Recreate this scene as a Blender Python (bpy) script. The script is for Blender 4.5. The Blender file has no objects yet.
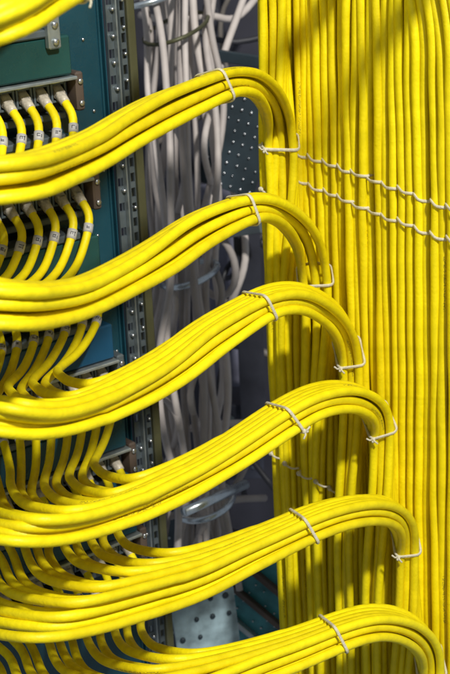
import bpy, math, random
from mathutils import Vector, Matrix
random.seed(11)
S = bpy.context.scene
COL = S.collection
V = Vector

# ------------------------------------------------------------------ camera
F = 1498.0                      # focal length in photograph pixels (450 x 674)
PITCH, ROLL = math.radians(20), math.radians(2.6)
CAM = V((0, 0, 1.6))
FW = V((0, math.cos(PITCH), -math.sin(PITCH)))
R0 = V((1, 0, 0)); U0 = V((0, math.sin(PITCH), math.cos(PITCH)))
RT = R0*math.cos(ROLL) - U0*math.sin(ROLL)
UP = R0*math.sin(ROLL) + U0*math.cos(ROLL)
cd = bpy.data.cameras.new('camera'); cam = bpy.data.objects.new('camera', cd); COL.objects.link(cam)
m = Matrix((RT, UP, -FW)).transposed().to_4x4(); m.translation = CAM
cam.matrix_world = m
cd.sensor_fit = 'VERTICAL'; cd.sensor_height = 36; cd.sensor_width = 24; cd.lens = 36*F/674
cd.clip_start = 0.02; cd.clip_end = 60
cd.dof.use_dof = True; cd.dof.focus_distance = 0.86; cd.dof.aperture_fstop = 23
S.camera = cam

# ------------------------------------------------------------------ light
w = bpy.data.worlds.new('World'); S.world = w; w.use_nodes = True
w.node_tree.nodes['Background'].inputs[0].default_value = (.80, .88, 1, 1)
w.node_tree.nodes['Background'].inputs[1].default_value = 0.22
def lamp(name, loc, target, size, power, col):
    l = bpy.data.lights.new(name, 'AREA'); l.shape = 'DISK'; l.size = size; l.energy = power; l.color = col
    o = bpy.data.objects.new(name, l); COL.objects.link(o); o.location = loc
    o.rotation_euler = (V(target)-V(loc)).to_track_quat('-Z', 'Y').to_euler(); return o
LAMP = V((.62, -.70, 2.95))
lamp('ceiling_lamp', LAMP, (0, .85, 1.3), .15, 64, (1, .98, .94))
lamp('fill_lamp', (-1.1, -.9, 2.5), (0, .85, 1.3), 1.0, 7, (.92, .96, 1))  # weak broad fill light, added to lift the shaded sides
S.view_settings.view_transform = 'Standard'; S.view_settings.look = 'None'
S.view_settings.exposure = 0; S.view_settings.gamma = 1

# ------------------------------------------------------------------ geometry of the place
def ray(px, py): return (FW*F + RT*(px-225) - UP*(py-337))/F
def at(px, py, d): return CAM + ray(px, py)*d
def proj(p):
    q = p-CAM; d = q.dot(FW)
    return 225+F*q.dot(RT)/d, 337-F*q.dot(UP)/d, d
ZZ = V((0, 0, 1))
def frame(origin, ang):
    x = V((math.cos(ang), math.sin(ang), 0)); n = V((math.sin(ang), -math.cos(ang), 0))
    return origin, x, n
RO, RX, RN = frame(at(75, 79, .95), math.radians(38))          # front plane of the rack (recedes to the right)
WO, WX, WN = frame(at(440, 337, .945), math.radians(-50))      # plane of the cable wall (comes nearer to the right)
def on_plane(fr, px, py, n=0.0):
    O, X, N = fr; r = ray(px, py); o = O+N*n
    return CAM + r*((o-CAM).dot(N)/r.dot(N))
RACK = (RO, RX, RN); WALL = (WO, WX, WN)
def loc2(fr, p): return (p-fr[0]).dot(fr[1]), (p-fr[0]).z
def fp(fr, a, n, z): return fr[0]+fr[1]*a+fr[2]*n+ZZ*z

# ------------------------------------------------------------------ materials
def mat(name, col, rough=.5, metal=0, noise=0.0, nscale=60, bump=0.0, bscale=400, spec=.5, randv=0.0, emit=None, trans=0):
    M = bpy.data.materials.new(name); M.use_nodes = True; nt = M.node_tree; b = nt.nodes['Principled BSDF']
    b.inputs['Roughness'].default_value = rough; b.inputs['Metallic'].default_value = metal
    b.inputs['Specular IOR Level'].default_value = spec
    b.inputs['Transmission Weight'].default_value = trans
    rgb = nt.nodes.new('ShaderNodeRGB'); rgb.outputs[0].default_value = (*col, 1); out = rgb.outputs[0]
    tc = nt.nodes.new('ShaderNodeTexCoord')
    if noise:
        n = nt.nodes.new('ShaderNodeTexNoise'); n.inputs['Scale'].default_value = nscale; n.inputs['Detail'].default_value = 6
        nt.links.new(tc.outputs['Object'], n.inputs['Vector'])
        mr = nt.nodes.new('ShaderNodeMapRange'); mr.inputs['From Min'].default_value = .3; mr.inputs['From Max'].default_value = .7
        mr.inputs['To Min'].default_value = 1-noise; mr.inputs['To Max'].default_value = 1+noise
        nt.links.new(n.outputs[0], mr.inputs['Value'])
        hs = nt.nodes.new('ShaderNodeHueSaturation'); nt.links.new(out, hs.inputs['Color']); nt.links.new(mr.outputs[0], hs.inputs['Value']); out = hs.outputs[0]
        mr2 = nt.nodes.new('ShaderNodeMapRange'); mr2.inputs['To Min'].default_value = max(rough-.12, .05); mr2.inputs['To Max'].default_value = rough+.15
        nt.links.new(n.outputs[0], mr2.inputs['Value']); nt.links.new(mr2.outputs[0], b.inputs['Roughness'])
    if randv:
        oi = nt.nodes.new('ShaderNodeObjectInfo'); mr = nt.nodes.new('ShaderNodeMapRange')
        mr.inputs['To Min'].default_value = 1-randv; mr.inputs['To Max'].default_value = 1+randv*.5
        nt.links.new(oi.outputs['Random'], mr.inputs['Value'])
        hs = nt.nodes.new('ShaderNodeHueSaturation'); nt.links.new(out, hs.inputs['Color']); nt.links.new(mr.outputs[0], hs.inputs['Value']); out = hs.outputs[0]
        m2 = nt.nodes.new('ShaderNodeMapRange'); m2.inputs['To Min'].default_value = .498; m2.inputs['To Max'].default_value = .503
        nt.links.new(oi.outputs['Random'], m2.inputs['Value']); nt.links.new(m2.outputs[0], hs.inputs['Hue'])
    nt.links.new(out, b.inputs['Base Color'])
    if bump:
        n = nt.nodes.new('ShaderNodeTexNoise'); n.inputs['Scale'].default_value = bscale; n.inputs['Detail'].default_value = 4
        nt.links.new(tc.outputs['Object'], n.inputs['Vector'])
        bp = nt.nodes.new('ShaderNodeBump'); bp.inputs['Strength'].default_value = bump; bp.inputs['Distance'].default_value = .0006
        nt.links.new(n.outputs[0], bp.inputs['Height']); nt.links.new(bp.outputs[0], b.inputs['Normal'])
    return M
YEL = mat('yellow_jacket', (.89, .725, .003), .46, noise=.10, nscale=110, bump=.5, bscale=420, spec=.32, randv=.11)
# the small black and pale print that runs along the jackets (too small to read in the photograph)
def jacket_print(M):
    nt = M.node_tree; b = nt.nodes['Principled BSDF']; src = b.inputs['Base Color'].links[0].from_socket
    uv = nt.nodes.new('ShaderNodeUVMap'); sp = nt.nodes.new('ShaderNodeSeparateXYZ'); nt.links.new(uv.outputs[0], sp.inputs[0])
    oi = nt.nodes.new('ShaderNodeObjectInfo')
    def mth(op, a, b_=None, c=None):
        n = nt.nodes.new('ShaderNodeMath'); n.operation = op
        for i, v in enumerate((a, b_, c)):
            if v is None: continue
            if isinstance(v, (int, float)): n.inputs[i].default_value = v
            else: nt.links.new(v, n.inputs[i])
        return n.outputs[0]
    s = sp.outputs[0]; t = mth('FRACT', mth('ADD', sp.outputs[1], oi.outputs['Random']))
    band = mth('LESS_THAN', mth('ABSOLUTE', mth('SUBTRACT', t, .5)), .042)
    run = mth('LESS_THAN', mth('FRACT', mth('ADD', mth('MULTIPLY', s, 4.5), mth('MULTIPLY', oi.outputs['Random'], 37))), .16)
    cell = mth('FLOOR', mth('MULTIPLY', s, 1300)); row = mth('FLOOR', mth('MULTIPLY', t, 48))
    cb = nt.nodes.new('ShaderNodeCombineXYZ'); nt.links.new(cell, cb.inputs[0]); nt.links.new(row, cb.inputs[1])
    wn = nt.nodes.new('ShaderNodeTexWhiteNoise'); nt.links.new(cb.outputs[0], wn.inputs[0])
    on = mth('GREATER_THAN', wn.outputs[0], .52)
    some = mth('LESS_THAN', mth('FRACT', mth('MULTIPLY', oi.outputs['Random'], 91.7)), .45)
    k = mth('MULTIPLY', mth('MULTIPLY', band, run), on); k = mth('MULTIPLY', mth('MULTIPLY', k, some), .55)
    mx = nt.nodes.new('ShaderNodeMix'); mx.data_type = 'RGBA'; nt.links.new(k, mx.inputs[0]); nt.links.new(src, mx.inputs[6])
    mx.inputs[7].default_value = (.05, .04, .02, 1); nt.links.new(mx.outputs[2], b.inputs['Base Color'])
jacket_print(YEL)
CORD = mat('waxed_cord', (.66, .61, .45), .7, noise=.12, nscale=500, bump=.8, bscale=1500)
BOOT = mat('clear_plug', (.52, .47, .38), .3, noise=.35, nscale=300, spec=.6)
PIN = mat('plug_dark_core', (.05, .045, .03), .5)
SLEEVE = mat('marker_sleeve', (.46, .45, .43), .55, noise=.08, nscale=400)
INK = mat('ink', (.03, .03, .03), .6)
BLACK = mat('black_plastic', (.014, .014, .015), .45, noise=.2, nscale=200)
TEAL = mat('teal_paint', (.012, .066, .094), .27, noise=.38, nscale=14, bump=.2, bscale=900)
TEAL2 = mat('green_teal_paint', (.014, .062, .056), .27, noise=.3, nscale=18, bump=.2, bscale=900)
BLUE = mat('blue_paint', (.010, .075, .155), .35, noise=.2, nscale=25)
EDGE = mat('bare_edge', (.42, .47, .47), .35, metal=.7, noise=.15, nscale=120)
OLIVE = mat('olive_upright', (.10, .10, .05), .45, metal=.3, noise=.25, nscale=30)
RAILM = mat('rail_steel', (.13, .16, .175), .38, metal=.4, noise=.25, nscale=60)
STEEL = mat('bright_steel', (.62, .64, .66), .25, metal=.9, noise=.1, nscale=200)
CHROME = mat('blued_chrome', (.66, .74, .78), .28, metal=.85, noise=.1, nscale=150)
GREY = mat('grey_jacket', (.56, .50, .46), .5, noise=.1, nscale=60, randv=.35, spec=.3)
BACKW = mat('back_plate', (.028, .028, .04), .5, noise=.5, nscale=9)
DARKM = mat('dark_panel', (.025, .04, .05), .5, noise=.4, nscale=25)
PCB = mat('circuit_teal', (.04, .20, .23), .35, noise=.5, nscale=60)
PALE = mat('pale_plate', (.33, .45, .49), .4, noise=.6, nscale=45)
BROWN = mat('brown_strip', (.09, .065, .05), .5, noise=.3, nscale=50)

# ------------------------------------------------------------------ mesh helpers
WP = {}        # world position of every object, for parenting
class MB:
    def __init__(s): s.v = []; s.f = []; s.uv = []
    def face(s, idx, uvs=None): s.f.append(idx); s.uv.append(uvs)
    def box(s, c, ax, hx, hy, hz, bev=0.0):
        X, Y, Z = ax; b = min(bev, hx*.45, hy*.45, hz*.45); o = len(s.v)
        if b <= 0:
            for k in range(8):
                s.v.append(c + X*(hx if k & 1 else -hx) + Y*(hy if k & 2 else -hy) + Z*(hz if k & 4 else -hz))
            for q in ((0,2,3,1),(4,5,7,6),(0,1,5,4),(2,6,7,3),(0,4,6,2),(1,3,7,5)): s.face([o+i for i in q])
            return
        # chamfered box: 24 verts
        H = (hx, hy, hz); A = (X, Y, Z); idx = {}
        for k in range(8):
            sg = (1 if k & 1 else -1, 1 if k & 2 else -1, 1 if k & 4 else -1)
            for a in range(3):
                p = V(c)
                for j in range(3): p += A[j]*sg[j]*(H[j] if j == a else H[j]-b)
                idx[(k, a)] = len(s.v); s.v.append(p)
        for a in range(3):
            b1, b2 = 1 << ((a+1) % 3), 1 << ((a+2) % 3)
            for sg in (0, 1):
                k = (1 << a)*sg; q = [idx[(k, a)], idx[(k | b1, a)], idx[(k | b1 | b2, a)], idx[(k | b2, a)]]
                s.face(q if sg else q[::-1])
        for a in range(3):       # edges along axis a
            e = 1 << a; p1, p2 = (a+1) % 3, (a+2) % 3
            for s1 in (0, 1):
                for s2 in (0, 1):
                    k = (s1 << p1) | (s2 << p2)
                    q = [idx[(k, p1)], idx[(k | e, p1)], idx[(k | e, p2)], idx[(k, p2)]]
                    s.face(q if s1 == s2 else q[::-1])
        for k in range(8):
            q = [idx[(k, 0)], idx[(k, 1)], idx[(k, 2)]]
            s.face(q if bin(k).count('1') % 2 else q[::-1])
    def tube(s, pts, r, n=12, closed=False, caps=True, flat=None, flatdir=None):
        N = len(pts); o = len(s.v); acc = 0; L = []
        T = []
        for i in range(N):
            a = pts[(i-1) % N] if (closed or i > 0) else pts[0]; b = pts[(i+1) % N] if (closed or i < N-1) else pts[-1]
            t = (b-a); T.append(t.normalized() if t.length > 1e-9 else V((0, 0, 1)))
            if i: acc += (pts[i]-pts[i-1]).length
            L.append(acc)
        up = V((0, 0, 1)) if abs(T[0].z) < .8 else V((1, 0, 0))
        nrm = (up - T[0]*up.dot(T[0])).normalized()
        rr = r if callable(r) else (lambda i: r)
        for i in range(N):
            nrm = (nrm - T[i]*nrm.dot(T[i]))
            nrm = nrm.normalized() if nrm.length > 1e-6 else T[i].orthogonal().normalized()
            bn = T[i].cross(nrm); R = rr(i)
            for k in range(n):
                a = 2*math.pi*k/n
                off = nrm*math.cos(a)+bn*math.sin(a)
                if flat and flatdir is not None:
                    fd = flatdir[i]; off = off - fd*off.dot(fd)*(1-flat)
                s.v.append(pts[i]+off*R)
        M = N if closed else N-1
        for i in range(M):
            j = (i+1) % N
            for k in range(n):
                k2 = (k+1) % n; u0, u1 = L[i], (L[j] if j else acc)
                s.face([o+i*n+k, o+i*n+k2, o+j*n+k2, o+j*n+k], [(u0, k/n), (u0, (k+1)/n), (u1, (k+1)/n), (u1, k/n)])
        if caps and not closed:
            s.face([o+k for k in range(n)][::-1]); s.face([o+(N-1)*n+k for k in range(n)])
    def disc(s, c, nrm, r, h, n=12):
        s.tube([c, c+nrm*h*.7, c+nrm*h], lambda i: r*(1, 1, .8)[i], n)
    def ball(s, c, r, ax=None, n=10, m=6, sq=(1, 1, 1)):
        ax = ax or (V((1, 0, 0)), V((0, 1, 0)), ZZ); o = len(s.v)
        for j in range(m+1):
            ph = math.pi*j/m
            for k in range(n):
                th = 2*math.pi*k/n
                s.v.append(c+ax[0]*math.sin(ph)*math.cos(th)*r*sq[0]+ax[1]*math.sin(ph)*math.sin(th)*r*sq[1]+ax[2]*math.cos(ph)*r*sq[2])
        for j in range(m):
            for k in range(n):
                s.face([o+j*n+k, o+(j+1)*n+k, o+(j+1)*n+(k+1) % n, o+j*n+(k+1) % n])
    def build(s, name, material, parent=None, origin=None, smooth=True):
        c = origin
        if origin is None:
            c = V((0, 0, 0))
            for p in s.v: c += p
            c /= len(s.v)
        me = bpy.data.meshes.new(name); me.from_pydata([tuple(p-c) for p in s.v], [], s.f)
        if any(s.uv):
            uvl = me.uv_layers.new(name='UVMap'); li = 0; flat = []
            for f, u in zip(s.f, s.uv):
                flat.extend([x for q in (u if u else [(0, 0)]*len(f)) for x in q])
            uvl.data.foreach_set('uv', flat)
        me.materials.append(material)
        if smooth: me.shade_smooth()
        me.update()
        o = bpy.data.objects.new(name, me); COL.objects.link(o)
        if parent is not None:
            o.parent = parent; o.location = c - WP[parent.name]
        else: o.location = c
        WP[o.name] = V(c)
        return o
def empty(name, loc):
    o = bpy.data.objects.new(name, None); o.empty_display_size = .02; COL.objects.link(o); o.location = loc; WP[o.name] = V(loc); return o
def tag(o, label=None, cat=None, group=None, kind=None):
    if label: o['label'] = label
    if cat: o['category'] = cat
    if group: o['group'] = group
    if kind: o['kind'] = kind
    return o
def catmull(P, step=.004):
    """centripetal-ish Catmull-Rom through 3-D points"""
    out = []; Q = [P[0]*2-P[1]]+list(P)+[P[-1]*2-P[-2]]
    for i in range(1, len(Q)-2):
        p0, p1, p2, p3 = Q[i-1:i+3]
        n = max(2, int((p2-p1).length/step))
        d1 = max((p1-p0).length, 1e-5)**.5; d2 = max((p2-p1).length, 1e-5)**.5; d3 = max((p3-p2).length, 1e-5)**.5
        m1 = ((p1-p0)/d1 - (p2-p0)/(d1+d2) + (p2-p1)/d2)*d2
        m2 = ((p2-p1)/d2 - (p3-p1)/(d2+d3) + (p3-p2)/d3)*d2
        for k in range(n):
            t = k/n; t2 = t*t; t3 = t2*t
            out.append(p1*(2*t3-3*t2+1)+m1*(t3-2*t2+t)+p2*(-2*t3+3*t2)+m2*(t3-t2))
    out.append(P[-1]); return out
def smooth(P, it):
    P = list(P)
    for _ in range(it):
        P = [P[0]]+[(P[i-1]+P[i]*2+P[i+1])/4 for i in range(1, len(P)-1)]+[P[-1]]
    return P
ORD = ['first', 'second', 'third', 'fourth', 'fifth', 'sixth', 'seventh', 'eighth', 'ninth', 'tenth', 'eleventh', 'twelfth', 'thirteenth',
       'fourteenth', 'fifteenth', 'sixteenth', 'seventeenth', 'eighteenth', 'nineteenth', 'twentieth', 'twenty-first', 'twenty-second',
       'twenty-third', 'twenty-fourth', 'twenty-fifth', 'twenty-sixth', 'twenty-seventh', 'twenty-eighth', 'twenty-ninth', 'thirtieth', 'thirty-first', 'thirty-second', 'thirty-third', 'thirty-fourth', 'thirty-fifth', 'thirty-sixth']
RC = .00275          # cable radius

# ------------------------------------------------------------------ setting: back plate of the bay
AX = (RT, FW, UP)
WAX = (V((1, 0, 0)), V((0, 1, 0)), ZZ)
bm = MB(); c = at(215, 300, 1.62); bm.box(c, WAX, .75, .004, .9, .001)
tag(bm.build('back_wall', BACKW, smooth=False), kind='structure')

# ------------------------------------------------------------------ rack
def rbox(mb, a0, a1, n0, n1, z0, z1, bev=.0004, fr=RACK):
    mb.box(fp(fr, (a0+a1)/2, (n0+n1)/2, (z0+z1)/2), (fr[1], fr[2], ZZ), abs(a1-a0)/2, abs(n1-n0)/2, abs(z1-z0)/2, bev)
def rl(px, py, n=0.0): return loc2(RACK, on_plane(RACK, px, py, n))
rack = empty('equipment_rack', fp(RACK, .05, 0, -.55))
tag(rack, 'dark teal equipment rack frame with perforated rail and olive upright behind the cables', 'rack')
# vertical faceplate, rail, flange: taken from the photograph at half height, run true vertical
a_l = rl(40, 300)[0]; a_p = rl(121, 300, -.028)[0]; a_r = rl(133.5, 300, -.024)[0]; a_e = rl(144, 300, -.019)[0]; a_o = rl(157, 300, -.012)[0]
b = MB(); rbox(b, a_l-.33, a_p, -.034, -.030, -.62, .30); b.build('face_plate', TEAL, rack, smooth=False)
b = MB(); rbox(b, a_p+.0004, a_p+.0014, -.036, -.0275, -.62, .30); b.build('fold', TEAL, rack, smooth=False)
# hole strip (real holes: ladder of bars round each opening)
def perforated(a0, a1, n0, n1, z0, z1, pitch, hw, hh, mat_, name):
    b = MB(); ac = (a0+a1)/2; g = .00001
    rbox(b, a0, ac-hw, n0, n1, z0, z1, 0); rbox(b, ac+hw, a1, n0, n1, z0, z1, 0)
    z = z0
    while z < z1:
        rbox(b, ac-hw+g, ac+hw-g, n0+.0001, n1-.0001, z, z+pitch-2*hh, 0); z += pitch
    return b.build(name, mat_, rack, smooth=False)
perforated(a_p+.0018, a_r-.0008, -.027, -.025, -.62, .30, .0175, .0022, .0030, RAILM, 'hole_strip')
b = MB(); rbox(b, a_r-.0006, a_r+.0006, -.030, -.0215, -.62, .30, .0002); b.build('flange_edge', EDGE, rack, smooth=False)
perforated(a_r+.0008, a_e-.0004, -.0215, -.0195, -.62, .30, .0105, .0017, .0032, RAILM, 'slot_strip')
b = MB(); rbox(b, a_e, a_o, -.034, -.0165, -.62, .30, .001); b.build('upright', OLIVE, rack, smooth=False)
rng = random.Random(4)
z = -.6; 
while z < .3:      # screws glinting through the hole strips
    if rng.random() < .8:
        b = MB(); b.disc(fp(RACK, (a_p+.0036+a_r-.0008)/2+rng.uniform(-.0006, .0006), -.0255, z+.0062), RN, .0014, .0034, 8); b.build('rivet', STEEL, rack)
    if rng.random() < .55:
        b = MB(); b.disc(fp(RACK, (a_r+a_e)/2, -.0205, z+.012), RN, .0012, .0034, 8); b.build('rivet', STEEL, rack)
    z += .0175

for q in range(20):      # small fixings and a raised seam on the face plate
    zq = -.6+q*.044+rng.uniform(-.003, .003)
    b = MB(); b.disc(fp(RACK, a_p-.0055-(q % 3)*.0045, -.030, zq), RN, .0011, .0012, 8); b.build('screw', STEEL, rack)
b = MB(); rbox(b, a_p-.0026, a_p-.0012, -.0299, -.0288, -.62, .30, .0003); b.build('seam', TEAL, rack, smooth=False)

# modules (jack panels), one per row
LIP = [(50, -58), (76, 79), (93, 180), (105, 275), (118, 362), (130, 450), (141, 535)]
ROWN = ['row cropped by the top edge', 'top row', 'second row', 'third row', 'fourth row', 'fifth row', 'lowest row']
PITCH_J = .0129
rowinfo = []
jack_me = None
for k, (lx, ly) in enumerate(LIP):
    a1, z0 = rl(lx, ly)
    rowinfo.append((a1, z0))
    t = empty('jack_panel', fp(RACK, a1-.08, 0, z0))
    tag(t, ['dark teal jack panel cropped by the top edge above the uppermost yellow loop',
            'glossy green-teal jack panel with bright lower lip at upper left',
            'teal jack panel directly below the uppermost full yellow bundle',
            'teal jack panel hidden mostly behind the second yellow bundle from the top',
            'teal jack panel whose corner shows above the third yellow bundle',
            'teal jack panel behind the fourth yellow bundle, only its end showing',
            'lowest teal jack panel, behind the fifth yellow bundle'][k], 'jack panel', 'jack panels stacked in the rack')
    face = TEAL2 if k in (1, 3) else (BLUE if k == 4 else TEAL)
    b = MB(); rbox(b, a1-.30, a1-.0015, -.029, -.001, z0+.0032, z0+.028, .0012); b.build('cover', face, t, smooth=False)
    b = MB(); rbox(b, a1-.30, a1-.0165, -.018, .0005, z0+.0285, z0+.0335, .001); b.build('top_rail', RAILM, t, smooth=False)
    b = MB(); rbox(b, a1-.30, a1, -.028, .0022, z0, z0+.0022, .0005); b.build('lip', EDGE, t, smooth=False)
    b = MB(); rbox(b, a1-.30, a1-.001, -.0288, -.020, z0-.024, z0-.0006, .0004); b.build('recess', BLACK, t, smooth=False)
    b = MB(); rbox(b, a1-.30, a1-.003, -.0198, -.010, z0-.026, z0-.0215, .0008); b.build('lower_rail', RAILM, t, smooth=False)
    b = MB(); rbox(b, a1+.0006, a1+.0065, -.028, -.001, z0-.021, z0+.004, .0012); b.build('end_bracket', BROWN if k != 4 else RAILM, t, smooth=False)
    b = MB(); rbox(b, a1+.0072, a1+.013, -.0285, -.0262, z0-.017, z0-.013, .0006); b.build('mounting_ear', TEAL, t, smooth=False)
    for q, (aa, zz) in enumerate(((.0035, -.002), (.0035, -.016))):
        b = MB(); b.disc(fp(RACK, a1+aa, -.001, z0+zz), RN, .0019, .0016, 10); b.build('screw', STEEL, t)
    # latch bracket with two bright screws on the panel face
    if k != 1: latch_here = False
    else: latch_here = True
    if latch_here:
      bt = MB(); rbox(bt, a1-.0205, a1-.0115, -.0008, .0048, z0+.0215, z0+.043, .0010); br = bt.build('latch', EDGE, t, smooth=False)
      for zz in (.026, .0365):
        b = MB(); b.disc(fp(RACK, a1-.016, .0049, z0+zz), RN, .0022, .0018, 12); b.build('screw', STEEL, br)
    for j in range(13):
        a = a1-.0075-j*PITCH_J
        if jack_me is None:
            b = MB(); o0 = fp(RACK, a, -.0145, z0-.0085); AXr = (RX, RN, ZZ)
            b.box(o0-RX*.0052, AXr, .0008, .0052, .0062, .0003); b.box(o0+RX*.0052, AXr, .0008, .0052, .0062, .0003)
            b.box(o0+ZZ*.0056-RX*0, AXr, .0043, .0050, .0007, .0002); b.box(o0-ZZ*.0056, AXr, .0043, .0050, .0007, .0002)
            jo = b.build('jack', RAILM, t, origin=o0, smooth=False); jack_me = jo.data
        else:
            jo = bpy.data.objects.new('jack', jack_me); COL.objects.link(jo); jo.parent = t; jo.location = fp(RACK, a, -.0145, z0-.0085)-t.location

# ------------------------------------------------------------------ bundles of yellow cable
# stations: (px, py, half thickness px); the depth runs from dl at the left to the wall at the tail
B = [
 dict(st=[(-150,50,30),(-60,32,28),(0,15,26),(40,-6,22),(90,-32,20),(140,-52,20),(180,-64,18),(220,-72,16),(250,-62,15),(266,-42,14),(272,-18,14)], dl=.56, x0=-60, tie=62, al=(35,25), n=12),
 dict(st=[(-150,172,28),(-60,180,28),(0,178,26),(50,168,23),(100,147,22),(120,135,22),(160,113,21),(200,94,18),(228,83,16),(252,84,15),(270,99,15),(279,122,16),(281,150,17)], dl=.595, x0=-75, tie=211, al=(7,5), n=12),
 dict(st=[(-150,270,30),(-50,296,30),(0,302,28),(40,302,25),(80,296,22),(120,279,22),(160,257,23),(200,230,21),(246,209,16),(265,208,15),(287,217,15),(304,235,16),(312,258,16),(316,282,16)], dl=.62, x0=-52, tie=240, al=(9,7), n=12),
 dict(st=[(-150,350,36),(-60,385,36),(0,404,34),(40,413,28),(80,409,25),(120,392,26),(150,377,25),(180,358,25),(205,338,24),(230,322,22),(265,302,18),(290,297,16),(315,304,14),(335,320,13),(346,340,12),(351,360,12)], dl=.68, x0=58, tie=258, al=(24,19), n=12),
 dict(st=[(-150,440,36),(-60,485,36),(0,508,34),(40,518,29),(80,516,25),(120,506,23),(160,489,24),(200,470,22),(240,446,22),(277,421,22),(308,403,20),(339,396,18),(360,400,15),(374,410,13),(381,424,12)], dl=.705, x0=94, tie=286, al=(26,20), n=12),
 dict(st=[(-150,520,50),(-60,570,48),(0,594,46),(40,600,44),(80,597,42),(120,588,38),(150,582,34),(200,570,28),(240,553,24),(280,536,21),(318,519,20),(350,510,18),(378,509,15),(396,517,13),(404,530,11),(407,544,11)], dl=.725, x0=116, tie=306, al=(38,19), n=12),
 dict(st=[(-150,600,52),(-60,655,52),(0,685,52),(60,695,50),(120,691,45),(160,684,40),(200,677,34),(250,662,26),(300,646,23),(340,630,21),(370,622,20),(400,626,18),(419,638,15),(428,652,13),(431,666,12)], dl=.74, x0=140, tie=336, al=(40,20), n=12),
]
NAMES = ['bundle cropped at top left', 'uppermost full bundle', 'second full bundle from the top', 'third full bundle from the top',
         'fourth full bundle from the top', 'fifth full bundle from the top', 'lowest bundle']
def lattice(nr, nq):
    return [((r-(nr-1)/2)*4.9e-3, (q-(nq-1)/2+(.25 if r % 2 else -.25))*5.65e-3) for r in range(nr) for q in range(nq)]     # u (across), v (depth)
def rot(u, v, a): return u*math.cos(a)+v*math.sin(a), -u*math.sin(a)+v*math.cos(a)
# order: top of the left-hand fan first

def smoothstep(t): t = max(0, min(1, t)); return t*t*(3-2*t)
def plug(t, P, D, E):
    """plug body at the jack, strain boot over the cable"""
    side = D.cross(ZZ).normalized(); upd = side.cross(D).normalized()
    b = MB(); b.box(P-D*.003, (side, D, upd), .0034, .0060, .0030, .0009); b.build('plug', BOOT, t, smooth=False)
    b = MB(); pts = smooth(catmull([P+D*.002, P+D*.006, P+(E-P)*.75], .0012), 1)
    b.tube(pts, lambda i: .0037-.0006*i/len(pts), 12); b.build('boot', BOOT, t)
def sleeve(t, pts, i0, sd=0):
    seg = pts[i0:i0+4]
    b = MB(); b.tube(seg, RC+.0005, 14); s = b.build('marker_sleeve', SLEEVE, t)
    # one dark character on the side turned to the aisle
    c = (seg[0]+seg[-1])/2; T = (seg[-1]-seg[0]).normalized(); n = (CAM-c); n = (n-T*n.dot(T)).normalized(); s_ = T.cross(n)
    b = MB()
    g_ = random.Random(int(abs(c.x*1e5)+abs(c.z*1e4)))
    bars = [(-.0010, 0, .0002, .0009), (.0006, 0, .0002, .0009), (-.0002, .0009, .0009, .0002), (-.0002, -.0004, .0009, .0002), (-.0002, 0, .0002, .0008), (-.0011, -.0018, .0002, .0005), (.0004, -.0018, .0009, .0002)]
    for dt, ds, h1, h2 in g_.sample(bars, g_.choice((3, 4, 5))):
        b.box(c+n*(RC+.00045)+T*dt+s_*ds, (T, s_, n), h1, h2, .0002)
    b.build('marking', INK, s, smooth=False)

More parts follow.
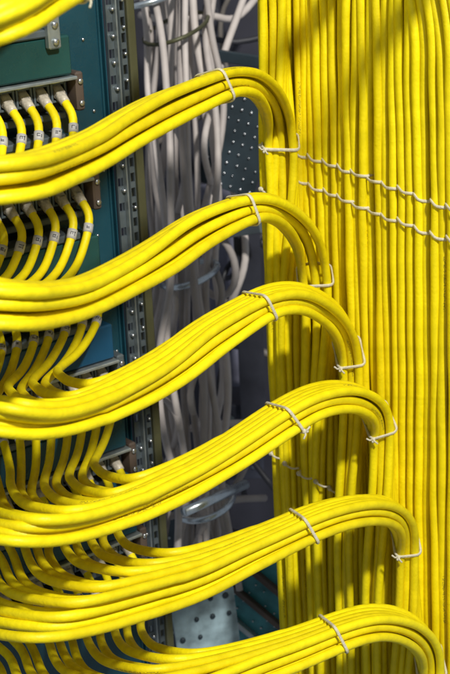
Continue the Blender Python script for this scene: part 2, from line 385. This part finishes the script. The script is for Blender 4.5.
bund = []
for k, bd in enumerate(B):
    rg = random.Random(100+k)
    LAT = lattice(3, 4 if k < 3 else 5); NC = len(LAT)
    order = sorted(range(NC), key=lambda i: -rot(*LAT[i], math.radians(34))[0])
    st = bd['st']; xe, ye, he = st[-1]
    # tail: down the wall
    tail_n = .0185
    ptail = on_plane(WALL, xe, ye, tail_n); dtail = proj(ptail)[2]
    cen = []; H = []
    i_end = len(st)-1
    for i, (x, y, h) in enumerate(st):
        s = smoothstep((x+20)/(xe+20)) if x < xe-40 else None
        tlin = max(0, min(1, (x+10)/(xe+10)))
        # near side to wall side; reaches the wall only at the last stations
        f = .80*(tlin**1.05)+.20*smoothstep((i-(i_end-5))/5)
        d = bd['dl']+(dtail-bd['dl'])*f
        if x < 0: d = bd['dl']+(-x)*.00035
        cen.append(at(x, y, d)); H.append(h*d/F)
    lean = .045
    y = ye+22; j = 0
    while y < 760:
        xx = xe+lean*(y-ye)*max(.2, (450-xe)/190)
        cen.append(on_plane(WALL, xx, y, tail_n)); H.append(.0098 if k > 2 else .0125 ); y += 45
    # dense resample with matching H
    dense = []; Hd = []; Ad = []
    al0, al1 = map(math.radians, bd['al'])
    marks = []
    for i in range(len(cen)):
        marks.append(i)
    path = []; par = []
    for i in range(len(cen)-1):
        Q0 = cen[i-1] if i else cen[0]*2-cen[1]; Q3 = cen[i+2] if i+2 < len(cen) else cen[-1]*2-cen[-2]
        seg = catmull([Q0, cen[i], cen[i+1], Q3], .006)
        # keep the middle part only
        n0 = max(2, int((cen[i]-Q0).length/.006)); n1 = max(2, int((cen[i+1]-cen[i]).length/.006))
        for q in range(n1): path.append(seg[n0+q]); par.append(i+q/n1)
    path.append(cen[-1]); par.append(len(cen)-1)
    path = smooth(path, 3)
    N = len(path); fr = []
    for i in range(N):
        T = (path[min(i+1, N-1)]-path[max(i-1, 0)]).normalized()
        vd = (path[i]-CAM).normalized(); Bd = (vd-T*vd.dot(T)).normalized(); Nn = Bd.cross(T)*-1
        fr.append((T, Nn, Bd))
    # make Nn point up at the left
    sgn = 1 if fr[0][1].z > 0 else -1
    fr = [(T, Nn*sgn, Bd) for T, Nn, Bd in fr]
    fr2 = []
    for i in range(N):
        T, n_, b_ = fr[i]
        fr2.append((T, n_, b_))
    px = [proj(p)[0] for p in path]
    # tie index
    it = min(range(N), key=lambda i: abs(px[i]-bd['tie'])+(0 if par[i] < i_end else 999))
    iend = min(range(N), key=lambda i: abs(par[i]-i_end))
    HH = [H[int(p)]+(H[min(int(p)+1, len(H)-1)]-H[int(p)])*(p-int(p)) for p in par]
    strands = []
    for ci, li in enumerate(order):
        u0, v0 = LAT[li]; P = []
        w3, ph3, f3 = rg.uniform(.1, .42)*.001, rg.uniform(0, 6.3), rg.uniform(.28, .5)
        w1, w2, ph1, ph2 = rg.uniform(.25, 1.0)*.001, rg.uniform(.2, .8)*.001, rg.uniform(0, 6.3), rg.uniform(0, 6.3)
        for i in range(N):
            g = smoothstep(i/max(1, it)); al = al0+(al1-al0)*g
            if i > it: al = al1*(1-smoothstep((i-it)/max(1, iend-it)))+math.radians(56 if k < 3 else 42)*smoothstep((i-iend-1)/22)
            u, v = rot(u0, v0, al)
            ext = max(abs(rot(a, b_, al)[0]) for a, b_ in LAT)
            sc = max(.93, (HH[i]-RC)/ext) if i <= iend else sc+(1.02-sc)*.1
            loose = min(1, abs(i-it)/12)*min(1, abs(i-iend)/10)
            uu = u*sc + loose*(w1*math.sin(i*.11+ph1)+w3*math.sin(i*f3*.6+ph3)); vv = v + loose*w2*math.sin(i*.09+ph2)
            if sc > 1.15: vv *= 1
            T, Nn, Bd = fr2[i]
            P.append(path[i]+Nn*uu+Bd*vv)
        strands.append(P)
    # route each strand back to its jack
    a1, z0 = rowinfo[k]
    for ci, P in enumerate(strands):
        a = a1-.0075-ci*PITCH_J
        D = (RN*.80-ZZ*.60).normalized()
        Pj = fp(RACK, a, -.010, z0-.009)
        sp1 = 12.5 if k < 5 else 13.5
        xc = bd['x0']-sp1*min(ci, 5)-(12.5 if k < 3 else (10.5, 10.5, 11.5, 12.5)[k-3])*max(0, ci-5)
        jr = (1, 1, 1, .95, 1.15, 1.65, 1.75)[k]; RJ = 17*jr*(1+.075*ci); WJ = (35 if k < 3 else 1.35*RJ+14); xj = xc+WJ
        # join index: first point of the strand whose x exceeds xj
        ij = next((i for i in range(N) if proj(P[i])[0] > xj), 1); ij = max(ij, 1)
        J = P[ij]; jx, jy, jd = proj(J)
        sx, sy, sd = proj(fp(RACK, a, .010, z0-.030))
        E = Pj+D*.012
        dm = .5*sd+.5*jd
        drop = max(30, jy-sy)
        c1 = fp(RACK, a, .004+.002*rg.random(), z0-.021)
        if k in (0, 1, 2):       # down behind the bundle, then round outside the frame
            yb = (-4, 182, 296)[k]
            c2 = at(sx-(10, 8, 16)[k], sy+(yb-sy)*.45, sd-.01)
            c3 = at(sx-(40, 30, 46)[k], yb-4, sd-.06)
            c4 = at(xc+2, yb-10+1.2*ci, jd+.05+.004*(NC-1-ci))
            c5 = at(xc+2, jy-8, jd+.02)
            head = [Pj, Pj+D*.006, E, c1, c2, c3, c4, c5, J]
        else:
            RJ = min(RJ, drop*.80)
            c2 = at(sx+(xc-sx)*.50+rg.uniform(-1.5, 1.5), sy+(drop-RJ)*.55, sd-.010-(sd-jd)*.10)
            c3 = at(xc+rg.uniform(-1, 1), jy-RJ, sd+(jd-sd)*.36)
            c35 = at(xc+.10*WJ, jy-.55*RJ, sd+(jd-sd)*.60)
            c4 = at(xc+.36*WJ, jy-.20*RJ, sd+(jd-sd)*.84)
            head = [Pj, Pj+D*.006, E, c1, c2, c3, c35, c4, J]
            if drop-RJ < 22: head.pop(4)
        pts = catmull(head+P[ij+2:ij+6:2], .004)
        cut = min(range(len(pts)), key=lambda i: (pts[i]-P[ij+4]).length)
        full = pts[:cut]+P[ij+4:]; full = smooth(full, 3) if k < 3 else smooth(full[:cut+14], 22)[:-7]+smooth(full[cut+7:], 4)
        t = empty('yellow_cable', Pj)
        if ci < 7:
            which = ['rightmost', 'second rightmost', 'third rightmost', 'fourth rightmost', 'fifth rightmost', 'sixth rightmost', 'seventh rightmost'][ci]
            lab = f'yellow cable from the {which} jack feeding the {NAMES[k]}'
        else:
            which = (ORD[NC-1-ci]+' strand up') if ci < NC-1 else 'lowest strand'
            lab = f'yellow cable entering at left edge, {which} in {NAMES[k]}'
        tag(t, lab, 'cable', f'cables of the {NAMES[k]}')
        b = MB(); b.tube(full, RC, 14); b.build('jacket', YEL, t)
        plug(t, Pj, D, E)
        # marker sleeve about 2 cm below the plug
        acc = 0; i0 = 2
        for i in range(1, len(full)):
            acc += (full[i]-full[i-1]).length
            if acc > .023+.004*rg.random(): i0 = i; break
        seg = full[i0:i0+2]; seg = [full[i0]+(full[i0+1]-full[i0])*q/2 for q in range(4)]
        sleeve(t, seg, 0)
    bund.append(dict(path=path, fr=fr2, strands=strands, it=it, iend=iend, N=N))

# ------------------------------------------------------------------ lacing ties
def hull_ring(b, i, tilt=0.0, tv=0.0, off=.0010, n=44):
    T, Nn, Bd = b['fr'][i]; c = b['path'][i]
    pts2 = []
    for P in b['strands']:
        # intersection of the strand with the plane through c
        j = min(range(max(0, i-8), min(b['N'], i+9)), key=lambda q: abs((P[q]-c).dot(T)))
        q = P[j]-c; pts2.append((q.dot(Nn), q.dot(Bd)))
    ring = []
    for s in range(n):
        a = 2*math.pi*s/n; dx, dy = math.cos(a), math.sin(a)
        bx, by = max(pts2, key=lambda p: p[0]*dx+p[1]*dy)
        x = bx+dx*(RC+off); y = by+dy*(RC+off)
        ring.append(c+Nn*x+Bd*y+T*(tilt*x+tv*y))
    # resample evenly so that straight spans get points too
    out = []; R = ring+[ring[0]]
    for p, q in zip(R, R[1:]):
        m_ = max(1, int((q-p).length/.0012))
        for s in range(m_): out.append(p+(q-p)*s/m_)
    for _ in range(5): out = [(out[i-1]+out[i]*2+out[(i+1) % len(out)])/4 for i in range(len(out))]
    return out, T, Nn, Bd, c
def tie(b, i, label, tilt, tv, knot, group, r=.00085, strandsel=None):
    ring, T, Nn, Bd, c = hull_ring(b, i, tilt, tv)
    t = empty('lacing_tie', c); tag(t, label, 'cable tie', group)
    mb = MB()
    fdir = [(p-c).normalized() for p in ring]
    mb.tube(ring, r*1.35, 8, closed=True, flat=.45, flatdir=fdir)
    mb.build('loop', CORD, t)
    # knot on the side given by its angle (Nn up, -Bd towards the aisle)
    d = (Nn*math.cos(knot)-Bd*math.sin(knot)).normalized()
    kp = max(ring, key=lambda p: (p-c).dot(d))
    rg = random.Random(i*7)
    mb = MB(); mb.ball(kp+d*.0006, .0014, (T, d.cross(T), d), sq=(1, 1.2, .9)); mb.ball(kp+d*.0014+T*.0013, .0012, (T, d.cross(T), d))
    s = d.cross(T)
    for e in (-1, 1):
        q = kp+d*.001
        mb.tube(smooth([q, q+s*e*.0018+d*.0012+T*.0008, q+s*e*.0034+d*.0014+T*.0022*e], 1), .0006, 6)
    mb.build('knot', CORD, t)
KN = [2.3, -1.8, -1.7, -1.6, 2.5, -1.7, -1.6]
for k, b in enumerate(bund):
    g = 'lacing ties around the yellow bundles'
    tie(b, b['it'], f'cream lacing tie around the rise of the {NAMES[k]}' if k else 'cream lacing tie on the cropped bundle at the top left corner', -.22, .62, KN[k], g, .00068)
    tie(b, b['iend']-1, f'cream knotted tie where the {NAMES[k]} drops onto the cable wall', .10, -.07, 2.15, g, .0009)

# ------------------------------------------------------------------ the cable wall
rg = random.Random(5)
xs = []; x = 266.0
while x < 474:
    xs.append(x); x += 6.3+2.4*(x-266)/190+rg.uniform(-.5, .5)
def wall_path(x190, n, r):
    P = []; ph = r.uniform(0, 6.3); ph2 = r.uniform(0, 6.3); am = r.uniform(.3, 1.1); k = (450-x190)/190
    fan = r.uniform(-2.5, 2.0)
    for y in range(-90, 800, 16):
        xx = x190+(y-190)*(.028 if y < 190 else .042)*max(k, .05)+am*math.sin(y*.012+ph)+.45*math.sin(y*.031+ph2)+.22*math.sin(y*.075+ph)
        if y < 190: xx -= ((190-y)/190)**2*fan
        if y < 60 and x190 > 415: xx -= ((60-y)/60)**2*5
        P.append(on_plane(WALL, xx, y, n+.0007*math.sin(y*.02+ph2)))
    return catmull(P, .006)
wallc = []
for i, x in enumerate(xs):
    P = wall_path(x + (1.0 if i % 2 else 0)*0, rg.uniform(-.0018, .0014), rg); wallc.append(P)
    b = MB(); b.tube(P, .0030*rg.uniform(.95, 1.04), 12)
    o = b.build('wall_cable', YEL)
    tag(o, f'yellow cable running down the cable wall, {ORD[i]} of its front layer from the left', 'cable', 'front layer of cables on the right hand wall')
for layer in (1, 2):
    for i, x in enumerate(xs[:-1]):
        P = wall_path(x+3.4+rg.uniform(-.6, .6)*layer-(layer-1)*3.0, -.0050-.0055*layer, rg)
        b = MB(); b.tube(P, RC, 10)
        o = b.build('rear_wall_cable', YEL)
        tag(o, 'yellow cable in the rear of the cable wall, glimpsed in a gap between front cables', 'cable', 'rear cables glimpsed through gaps in the cable wall')

def wall_y(P, y):
    for p, q in zip(P, P[1:]):
        a, b = proj(p)[1], proj(q)[1]
        if a <= y <= b: return p+(q-p)*((y-a)/(b-a))
    return P[0]
def lacing(ypts, label, i0, i1, sag=.0012):
    """running stitch over pairs of wall cables; ypts = [(x, y)...] line of the stitch in the photograph"""
    def yat(x):
        for (xa, ya), (xb, yb) in zip(ypts, ypts[1:]):
            if x <= xb: return ya+(yb-ya)*(x-xa)/(xb-xa)
        return ypts[-1][1]+(x-ypts[-1][0])*.2
    t = None
    for i in range(i0, i1, 2):
        xa = xs[i]; y = yat(xa+4)
        A = wall_y(wallc[i], y-2.0); C_ = wall_y(wallc[min(i+1, len(wallc)-1)], y+2.6)
        pts = [A-WX*.0042-WN*.0040+ZZ*.0004, A-WX*.0034+WN*.0012+ZZ*.0005, A+WN*.0037, (A+C_)/2+WN*.0040-ZZ*sag, C_+WN*.0036-ZZ*.0004, C_+WX*.0034+WN*.0012-ZZ*.0006, C_+WX*.0042-WN*.0040-ZZ*.0004]
        if t is None: t = empty('wall_lacing', A); tag(t, label, 'lacing', 'cream lacing runs stitched across the cable wall')
        pp = smooth(catmull(pts, .0010), 2)
        b = MB(); b.tube(pp, .00105, 8, flat=.45, flatdir=[WN]*len(pp)); b.build('stitch', CORD, t)
lacing([(262,146),(300,152),(317,157),(330,161),(341,166),(359,171),(374,177),(390,184),(406,189),(423,197),(445,205)], 'upper run of cream lacing stitched across the upper cable wall', 3, len(xs)-1)
lacing([(262,166),(306,180),(317,186),(334,192),(346,197),(359,203),(374,209),(390,216),(406,221),(423,229),(445,237)], 'lower run of cream lacing stitched across the upper cable wall', 3, len(xs)-1)

def wall_front(px, py):
    best = None
    for P in wallc+[Q[b_['iend']+4:] for b_ in bund for Q in b_['strands']]:
        for p in P:
            x, y, d = proj(p)
            if abs(y-py) < 7 and abs(x-px) < 5 and (best is None or d < best): best = d
    return at(px, py, (best or 1.0)-RC-.0004)
def wall_knot(px, py, label, n=.020, lw=.007):
    c = wall_front(px, py)
    t = empty('lacing_knot', c); tag(t, label, 'cable tie', 'small knotted ties on the shaded left part of the cable wall')
    b = MB(); b.ball(c+WN*.0012, .0018, (WX, WN, ZZ), sq=(1.2, .9, 1)); b.ball(c+WN*.0016+WX*.0016, .0011); b.build('knot', CORD, t)
    b = MB(); pts = [c-WX*.0026+WN*-.003, c-WX*.001+WN*.0003, c+WX*lw*.45+WN*.0012-ZZ*.0012, c+WX*lw-WN*.0005-ZZ*.0022, c+WX*(lw+.002)-WN*.004-ZZ*.0022]
    b.tube(smooth(catmull(pts, .001), 1), .0007, 8); b.build('loop', CORD, t)
for px_, py_, lb, n_ in ((272, 453, 'small cream knot at the wall edge, leftmost under the fourth yellow bundle', .0025),
                     (286, 463, 'small cream knot second from the wall edge under the fourth yellow bundle', .0025),
                     (300, 473, 'third small cream knot from the wall edge, shaded under the fourth yellow bundle', .032),
                     (317, 481, 'fourth small cream knot from the wall edge, shaded under the fourth yellow bundle', .032),
                     (331, 488, 'cream knot just above the fifth yellow bundle', .032),
                     (262, 189, 'cream knot at the wall edge just above the second yellow bundle', .0025),
                     (262, 146, 'cream knot at the wall edge beside the uppermost full bundle', .0025)):
    wall_knot(px_, py_, lb, n_)

# ------------------------------------------------------------------ behind the rack: grey cables, ring, plates
rg = random.Random(21)
GN = 'grey cables hanging behind the rack'
def grey(pts, label, r=.0034, g=GN, mt=GREY):
    P = smooth(catmull([at(*p) for p in pts], .008), 3)
    b = MB(); b.tube(P, r, 10); tag(b.build('grey_cable', mt), label, 'cable', g)
for i in range(16):
    x0 = 136+i*5.0+rg.uniform(-3, 3); d0 = 1.22+rg.uniform(0, .14); sw = rg.uniform(-19, 19); k1 = rg.uniform(4, 9); k2 = rg.uniform(9, 15); s2 = rg.uniform(2, 7)
    pts = []
    for y in range(-60, 610, 50):
        f = y/674
        xx = x0+26*f+sw*math.sin(f*k1+i)+s2*math.sin(f*k2+2*i)
        xx += (176-xx)*.30*math.exp(-((y-30)/60)**2)        # gathered at the top, at the ring and at the lower ring
        xx += (190-xx)*.35*math.exp(-((y-275)/50)**2)
        xx += (205-xx)*.30*math.exp(-((y-500)/50)**2)
        pts.append((xx, y, d0+.02*math.sin(f*7+i)))
    grey(pts, f'grey cable hanging behind the rack, {ORD[i]} from the left in the grey bunch', rg.choice([.0027, .003, .0034]))
for i, (xa, ya, xm, ym, xb, yb_) in enumerate([(165,108,186,160,168,250),(215,95,204,150,222,215),(150,265,176,300,158,370),(196,232,222,290,206,335),(150,385,178,420,160,480),(215,335,190,395,214,455),(180,480,205,520,170,580)]):
    grey([(xa,ya,1.34),(xm,ym,1.25),(xb,yb_,1.36)], f'short loop of grey cable crossing the hanging bunch, {ORD[i]} of the stray loops', .0028)
tg = empty('cable_strap', at(170, 30, 1.2)); tag(tg, 'dark strap gathering the grey cables near the top edge', 'strap')
bb_ = MB(); c_ = at(176, 28, 1.285); bb_.tube([c_+V((math.cos(q*.3142)*.028, math.sin(q*.3142)*.070, .008*math.cos(q*.3142))) for q in range(20)], .0018, 8, closed=True); bb_.build('band', OLIVE, tg)
grey([(190,-60,1.3),(196,40,1.3),(206,90,1.3),(214,150,1.3),(219,215,1.3),(214,260,1.31),(222,320,1.32),(228,400,1.33),(214,480,1.34),(190,520,1.34),(175,600,1.34)], 'grey cable curving right of the bunch past the steel ring')
grey([(250,-20,1.38),(236,20,1.37),(222,60,1.36),(214,110,1.36),(222,160,1.37),(240,210,1.38),(246,260,1.39),(232,300,1.4),(216,330,1.4),(190,340,1.4)], 'grey cable running down from the top beside the dark perforated panel')
grey([(215,232,1.40),(232,252,1.38),(236,285,1.36),(224,302,1.36),(205,292,1.37),(200,262,1.4)], 'coiled grey cable looping right of the steel ring')
grey([(140,15,1.38),(175,22,1.36),(205,14,1.37),(235,20,1.4),(262,-10,1.42)], 'grey cable crossing sideways near the top edge')
grey([(216,420,1.40),(224,380,1.4),(221,340,1.41),(226,300,1.42)], 'short grey cable rising in the gap below the third bundle')
grey([(150,420,1.35),(180,430,1.34),(215,424,1.35),(262,423,1.37)], 'grey cable crossing sideways above the fourth bundle')
grey([(248,460,1.36),(234,490,1.35),(216,520,1.34),(206,545,1.34)], 'grey cable slanting down to the left above the fifth bundle')
grey([(200,485,1.36),(206,505,1.35),(212,525,1.34),(222,560,1.34)], 'grey cable slanting down to the right above the fifth bundle')
grey([(150,520,1.33),(190,512,1.33),(230,500,1.35),(265,498,1.38)], 'grey cable lying across the bright steel bar')
# curved steel rings
def ring(cx, cy, d, rx, ry, label, a0=0, a1=2*math.pi, r=.0028):
    c = at(cx, cy, d); pts = []
    for i in range(41):
        a = a0+(a1-a0)*i/40; pts.append(c+V((1, 0, 0))*rx*math.cos(a)+V((0, 1, 0))*ry*math.sin(a)+ZZ*.006*math.cos(a))
    b = MB(); b.tube(pts, r, 10); tag(b.build('cable_ring', CHROME), label, 'cable ring', 'steel rings holding the grey cables')
ring(189, 274, 1.27, .024, .030, 'blue tinted steel ring around the grey cables left of centre')
ring(148, -2, 1.25, .026, .034, 'steel ring around the grey cables at the top edge')
ring(205, 503, 1.27, .024, .030, 'steel ring above the fifth yellow bundle')

# dark perforated panel (upper middle)
def plate(name, corners_px, d, label, cat, material, th=.004, holes=None, hmat=None, n=0, hr=.0012, seed=1, yaw=0, tilt=0):
    x0, y0, x1, y1 = corners_px; c = at((x0+x1)/2, (y0+y1)/2, d)
    R = Matrix.Rotation(math.radians(yaw), 3, 'Z') @ Matrix.Rotation(math.radians(tilt), 3, 'Y')
    ax = tuple(R @ a for a in WAX)
    hx = (x1-x0)/2*d/F; hz = (y1-y0)/2*d/F/math.cos(PITCH)
    t = empty(name, c); tag(t, label, cat)
    b = MB(); b.box(c, ax, hx, th/2, hz, .0005); b.build('plate', material, t, smooth=False)
    r = random.Random(seed)
    if holes:
        nx, nz = holes
        for i in range(nx):
            for j in range(nz):
                if r.random() < .25: continue
                q = c+ax[0]*hx*(2*(i+.5)/nx-1)+ax[2]*hz*(2*(j+.5)/nz-1)-ax[1]*(th/2)
                bb = MB(); bb.disc(q+ax[0]*r.uniform(-.0008, .0008), -ax[1], hr*r.uniform(.7, 1.2), .0018, 8); bb.build('rivet', hmat, t)
    return t, c, ax, hx, hz
plate('perforated_panel', (208, 95, 268, 190), 1.33, 'dark teal perforated panel with bright rivets right of the grey cables', 'panel', DARKM, holes=(6, 9), hmat=STEEL, yaw=-12, tilt=18)
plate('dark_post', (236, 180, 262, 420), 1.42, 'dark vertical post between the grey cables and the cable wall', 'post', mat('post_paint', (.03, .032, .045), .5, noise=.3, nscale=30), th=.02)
t, c, ax, hx, hz = plate('circuit_panel', (205, 555, 330, 668), 1.30, 'teal circuit panel sloping behind the cables at lower middle', 'panel', PCB, holes=(12, 10), hmat=STEEL, hr=.0009, yaw=-20, tilt=38, seed=4)
for q in range(3):
    b = MB(); b.box(c+ax[2]*hz*(-.5+q*.5)-ax[1]*.005, ax, hx*.9, .003, .0025, .0004); b.build('connector_strip', BROWN if q else EDGE, t, smooth=False)
plate('pale_plate', (176, 585, 240, 700), 1.23, 'pale blue grey mounting plate with dark knobs at lower middle', 'plate', PALE, holes=(4, 6), hmat=DARKM, hr=.0026, yaw=10, tilt=-4, seed=7)
b = MB(); P0, P1 = at(184, 512, 1.17), at(246, 484, 1.22); b.tube([P0, P0+(P1-P0)*.5, P1], .0040, 12)
tag(b.build('steel_bar', CHROME), 'bright steel bar crossing behind, just above the fifth bundle', 'bar')
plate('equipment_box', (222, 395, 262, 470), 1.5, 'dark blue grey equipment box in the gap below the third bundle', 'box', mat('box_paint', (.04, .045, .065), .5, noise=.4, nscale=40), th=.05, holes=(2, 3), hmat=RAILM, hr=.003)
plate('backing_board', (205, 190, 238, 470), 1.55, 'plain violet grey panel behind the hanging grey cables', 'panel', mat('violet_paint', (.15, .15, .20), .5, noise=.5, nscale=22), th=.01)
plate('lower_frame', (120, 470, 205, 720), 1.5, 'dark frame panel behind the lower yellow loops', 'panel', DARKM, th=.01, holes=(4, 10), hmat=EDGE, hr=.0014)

# two unseen bundles added above the frame, shaped to cast shade on the wall
def add_shade_bundle(wall_px, fracs, label):
    ctr = []
    for (x_, y_), f_ in zip(wall_px, fracs):
        w_ = on_plane(WALL, x_, y_); ctr.append(w_+(LAMP-w_)*f_)
    P = catmull(ctr, .01); t = empty('shadow_bundle', P[0]); tag(t, label, 'cable bundle', 'unseen bundles added above the frame to shade the wall')
    for i_ in range(8):
        a_ = i_*2*math.pi/7; rr = .0062 if i_ < 7 else 0
        off = V((0, math.cos(a_)*rr, math.sin(a_)*rr)); b = MB(); b.tube([p+off for p in P], RC, 10); b.build('cable', YEL, t)
add_shade_bundle([(355,-40),(330,0),(305,35),(285,62),(262,95),(235,140)], [.035,.05,.075,.095,.12,.15], 'unseen yellow bundle added above the upper edge to shade the wall, left one')
add_shade_bundle([(450,-60),(418,0),(385,40),(355,80),(330,120),(300,175)], [.045,.06,.09,.115,.145,.18], 'unseen yellow bundle added above the upper edge to shade the wall, right one')

# clutter deep in the bay
rg = random.Random(77)
DK = mat('dark_jacket', (.035, .035, .042), .5, noise=.2, nscale=60, randv=.3); BEI = mat('dull_jacket', (.17, .15, .13), .55, noise=.2, nscale=60, randv=.3)
for i in range(14):
    y0 = -20+i*42+rg.uniform(-12, 12); d_ = 1.42+rg.uniform(0, .08)
    if i % 2: pts = [(150+rg.uniform(0, 20), y0+rg.uniform(-60, 60), d_), (195+rg.uniform(-8, 8), y0+rg.uniform(-15, 15), d_-.02), (225, y0+rg.uniform(-15, 15), d_), (275, y0+rg.uniform(-60, 60), d_)]
    else: pts = [(205+rg.uniform(-5, 50), y0-70, d_), (215+rg.uniform(0, 35), y0-20, d_-.02), (215+rg.uniform(0, 35), y0+30, d_), (200+rg.uniform(0, 60), y0+90, d_+.02)]
    P = smooth(catmull([at(*p) for p in pts], .01), 3); b = MB(); b.tube(P, rg.choice([.003, .004, .0025]), 8)
    dark = i % 3 != 0
    tag(b.build('deep_cable', DK if dark else BEI), f"{'dark' if dark else 'dull beige'} cable deep behind the grey bunch, {ORD[i]} from the top", 'cable', 'cables deep in the bay')
for i, (xa, ya, xb, yb_, w_) in enumerate([(222, 232, 262, 226, .006), (150, 45, 262, 62, .005), (214, 470, 268, 440, .007), (205, 560, 285, 640, .006), (225, 555, 300, 620, .003)]):
    A_, B_ = at(xa, ya, 1.38), at(xb, yb_, 1.34); X_ = (B_-A_).normalized(); Y_ = X_.cross(ZZ).normalized(); Z_ = X_.cross(Y_)
    b = MB(); b.box((A_+B_)/2, (X_, Y_, Z_), (B_-A_).length/2, .003, w_, .0006); o_ = b.build('support_bar', (RAILM, DARKM, EDGE, BROWN, EDGE)[i], smooth=False)
    tag(o_, ('blue grey support bar beside the steel ring', 'dark support bar behind the grey cables near the top', 'pale support bar slanting above the fifth bundle', 'brown support strip slanting across the teal circuit panel', 'thin bright strip slanting across the teal circuit panel')[i], 'support bar')
